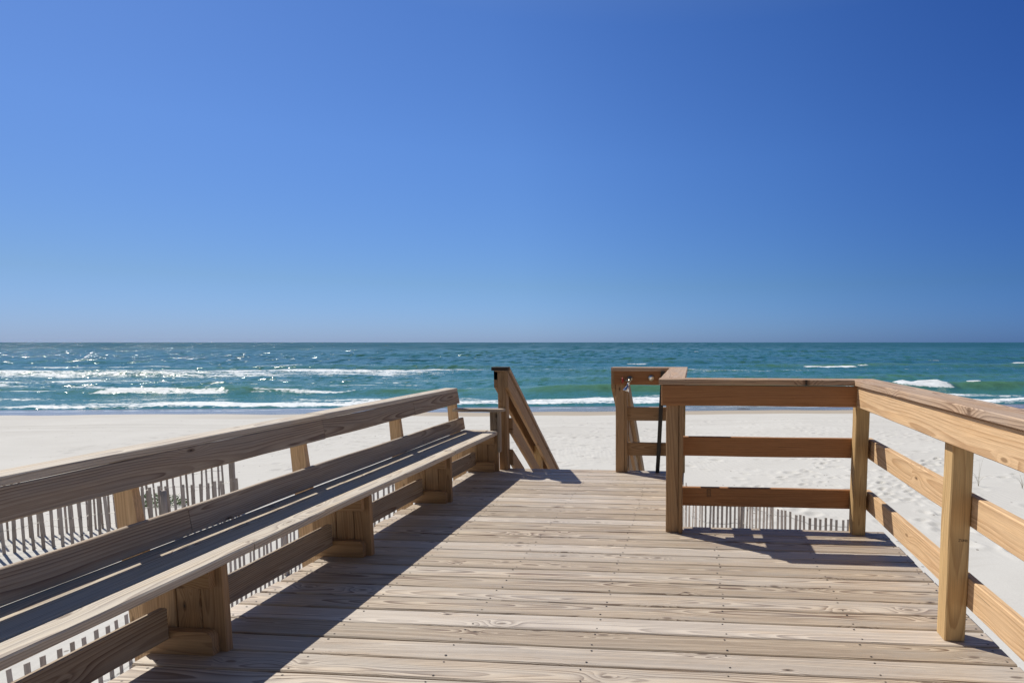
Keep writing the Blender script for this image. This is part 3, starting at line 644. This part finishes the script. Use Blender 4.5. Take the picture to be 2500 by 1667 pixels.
# ================================================================== SAND FENCES
def zs(x, y):
    i = min(max(np.searchsorted(gx, x), 1), len(gx)-1); j = min(max(np.searchsorted(gy, y), 1), len(gy)-1); return float(H[j, i])
def resample(path, sp):
    out = []; acc = 0.0
    for (a, b) in zip(path[:-1], path[1:]):
        L = math.hypot(b[0]-a[0], b[1]-a[1]); t = acc
        while t < L:
            f = t/L; out.append((a[0]+(b[0]-a[0])*f, a[1]+(b[1]-a[1])*f, (b[0]-a[0])/L, (b[1]-a[1])/L)); t += sp
        acc = t-L
    return out
def smooth_path(p, n=3):
    for _ in range(n):
        q = [p[0]]
        for a, b in zip(p[:-1], p[1:]):
            q.append((a[0]*.75+b[0]*.25, a[1]*.75+b[1]*.25)); q.append((a[0]*.25+b[0]*.75, a[1]*.25+b[1]*.75))
        q.append(p[-1]); p = q
    return p
def sand_fence(path, label, height=1.1, sp=0.098, wd=0.042, posts=(), lean=0.012, name='sand_fence', hvar=0.02, wires=(0.15, 0.5, 0.9), top=None, twist=0.05):
    path = smooth_path(path); pts = resample(path, sp)
    p0 = pts[0]; t = thing(name, (p0[0], p0[1], zs(p0[0], p0[1])), label, 'fence', 'slatted sand fences on the beach')
    m = MB(); sag = []
    for i, (x, y, dx, dy) in enumerate(pts):
        z = zs(x, y); zt = (z+height if top is None else top(x, y, z))+random.uniform(-hvar, hvar)+0.03*math.sin(i*0.23)
        a = math.atan2(dy, dx)+random.uniform(-twist, twist); wv_ = Vector((math.cos(a), math.sin(a), 0))
        l1 = random.gauss(0, lean); l2 = random.gauss(0, lean)+0.02*math.sin(i*0.1)
        if random.random() < 0.04: l1 *= 3
        tp = Vector((x+dx*l1-dy*l2, y+dy*l1+dx*l2, zt)); bt_ = Vector((x, y, z-0.15))
        plank(m, bt_, tp, wv_, wd*random.uniform(0.88, 1.1), 0.009, ch=0.001, seg=3, warp=0.004 if random.random() < .25 else 0.0015)
        sag.append((x, y, dx, dy, zt))
    m.build('slats', M['fence'], t)
    mw = MB()
    for k, hw in enumerate(wires):
        ps = [Vector((x+dy*0.008*(-1)**i, y-dx*0.008*(-1)**i, zt-(hw*height)+0.045*math.sin(i*0.17+k)+0.02*math.sin(i*0.61+2*k))) for i, (x, y, dx, dy, zt) in enumerate(sag)]
        tube(mw, ps, 0.0028, 4)
        ps = [p+Vector((0, 0, 0.012)) for p in ps[::1]]; tube(mw, ps, 0.0022, 4)
    mw.build('wires', M['wire'], t)
    for (x, y, h, r) in posts:
        z = zs(x, y); m = MB()
        if r > 0.06: plank(m, (x, y, z-0.2), (x+0.01, y, z+h), X, r, 0.05, ch=0.004)
        else:
            tube(m, [(x, y, z-0.2), (x+0.005, y, z+h*0.5), (x+0.012, y, z+h)], [r*1.0, r*0.97, r*0.93], 12)
            m.wc = [(v[2]+3, (v[0]-x), (v[1]-y)+0.06) for v in m.v]
        m.build('post', M['fence'], t)
    return t
sand_fence([(-6.35, 2.6), (-6.25, 4.7), (-6.1, 5.6), (-6.9, 8.8), (-6.95, 12.0), (-5.6, 13.3), (-3.9, 13.5), (-2.2, 13.2), (-1.0, 12.9)],
           'grey slatted sand fence seen through the gaps under the bench', 1.05, posts=((-6.95, 9.4, 1.1, .045),), wd=0.044, sp=0.125, top=lambda x, y, z: -1.66)
sand_fence([(-1.0, 12.9), (-0.3, 12.55), (0.0, 11.9), (0.25, 11.5), (0.93, 11.28), (1.45, 10.55), (2.1, 10.02), (2.86, 9.95)],
           'wavy grey slatted sand fence seen below the front railing', 1.08, posts=((0.97, 11.3, 1.32, .05),), wd=0.042, sp=0.088, top=lambda x, y, z: -1.62)
sand_fence([(-17.0, 9.0), (-15.0, 9.85), (-13.35, 10.6), (-12.3, 11.3), (-11.55, 12.0), (-10.7, 12.65)],
           'taller back row of the double sand fence at left, ending at a square post', 1.12, posts=((-10.62, 12.72, 1.19, .12),), wd=0.036, sp=0.112, lean=0.02)
sand_fence([(-16.0, 8.4), (-13.9, 9.1), (-12.2, 10.1), (-11.4, 10.9), (-10.6, 11.6), (-9.9, 12.1)],
           'shorter front row of the double sand fence at left, with a stubby round post', 0.96, posts=((-10.95, 11.25, .86, .059),), wd=0.048, sp=0.135, lean=0.02, wires=(0.1, 0.5, 0.9))

# ================================================================== PLANTS AND BITS
def leafy(cx, cy, rx, ry, n, name, label):
    m = MB()
    for _ in range(n):
        a = random.uniform(0, 6.28); r = math.sqrt(random.random()); x = cx+rx*r*math.cos(a); y = cy+ry*r*math.sin(a); z = zs(x, y)+random.uniform(0.0, 0.26)*(1-r*r*.6)
        s = random.uniform(.02, .045); d = Vector((random.gauss(0, 1), random.gauss(0, 1), random.gauss(0.2, .6))).normalized(); e = d.cross(Vector((random.gauss(0, 1), random.gauss(0, 1), random.gauss(0, 1)))).normalized()
        p = Vector((x, y, z)); q = d.cross(e)*0.006
        m.add([p-d*s, p+e*s*.5+q, p+d*s, p-e*s*.5+q, p+q*-1], [(0, 1, 4), (1, 2, 4), (2, 3, 4), (3, 0, 4)])
    for _ in range(30):
        a = random.uniform(0, 6.28); r = random.random(); x = cx+rx*r*math.cos(a); y = cy+ry*r*math.sin(a); z = zs(x, y)
        tube(m, [(x, y, z-.02), (x+.02, y+.01, z+.12), (x+random.gauss(0, .05), y, z+.22)], .004, 4)
    o = m.build(name, M['leaf'], None); return tag(o, label, 'plant')
leafy(-12.75, 12.9, 0.75, 0.35, 520, 'beach_shrub', 'low green leafy beach plant behind the double sand fence')
def tuft(x, y, n, h, name, label):
    m = MB(); z = zs(x, y)
    for _ in range(n):
        a = random.uniform(0, 6.28); L = h*random.uniform(.6, 1.1); b = random.uniform(.2, .9)
        tube(m, [(x+math.cos(a)*b*L*t*t, y+math.sin(a)*b*L*t*t, z-.02+L*(t-b*.5*t**3)) for t in (0, .25, .5, .75, 1)], [.004, .0035, .003, .002, .001], 4)
    return tag(m.build(name, M['grass'], None), label, 'grass tuft', 'dry grass sprigs on the sand')
tuft(8.03, 17.1, 5, 0.95, 'grass_sprig', 'thin arching dry grass sprig on the sand right of the near right post')
tuft(9.1, 16.9, 8, 0.6, 'grass_sprig', 'short bunched grass sprig at the right edge of the beach')
tuft(8.9, 13.6, 5, 0.5, 'grass_sprig', 'small dry grass sprig near the stick at right')
m = MB(); tube(m, [(7.95, 14.5, -2.9), (7.96, 14.5, -2.2), (7.97, 14.51, -1.75)], [.03, .028, .025], 8); tag(m.build('wooden_stake', M['fence'], None), 'short grey stake standing in the sand at the far right', 'stake')
def twig(x, y, L, name, label):
    z = zs(x, y); m = MB(); tube(m, [(x, y, z+.02), (x+L*.4, y+.05, z+.035), (x+L, y-.05, z+.02)], [.010, .018, .008], 6); tube(m, [(x+L*.4, y, z+.03), (x+L*.5, y+.1, z+.08)], .007, 5)
    return tag(m.build(name, M['twig'], None), label, 'driftwood')
twig(3.2, 42.3, 0.9, 'driftwood_stick', 'small dark driftwood stick at the edge of the wet sand')
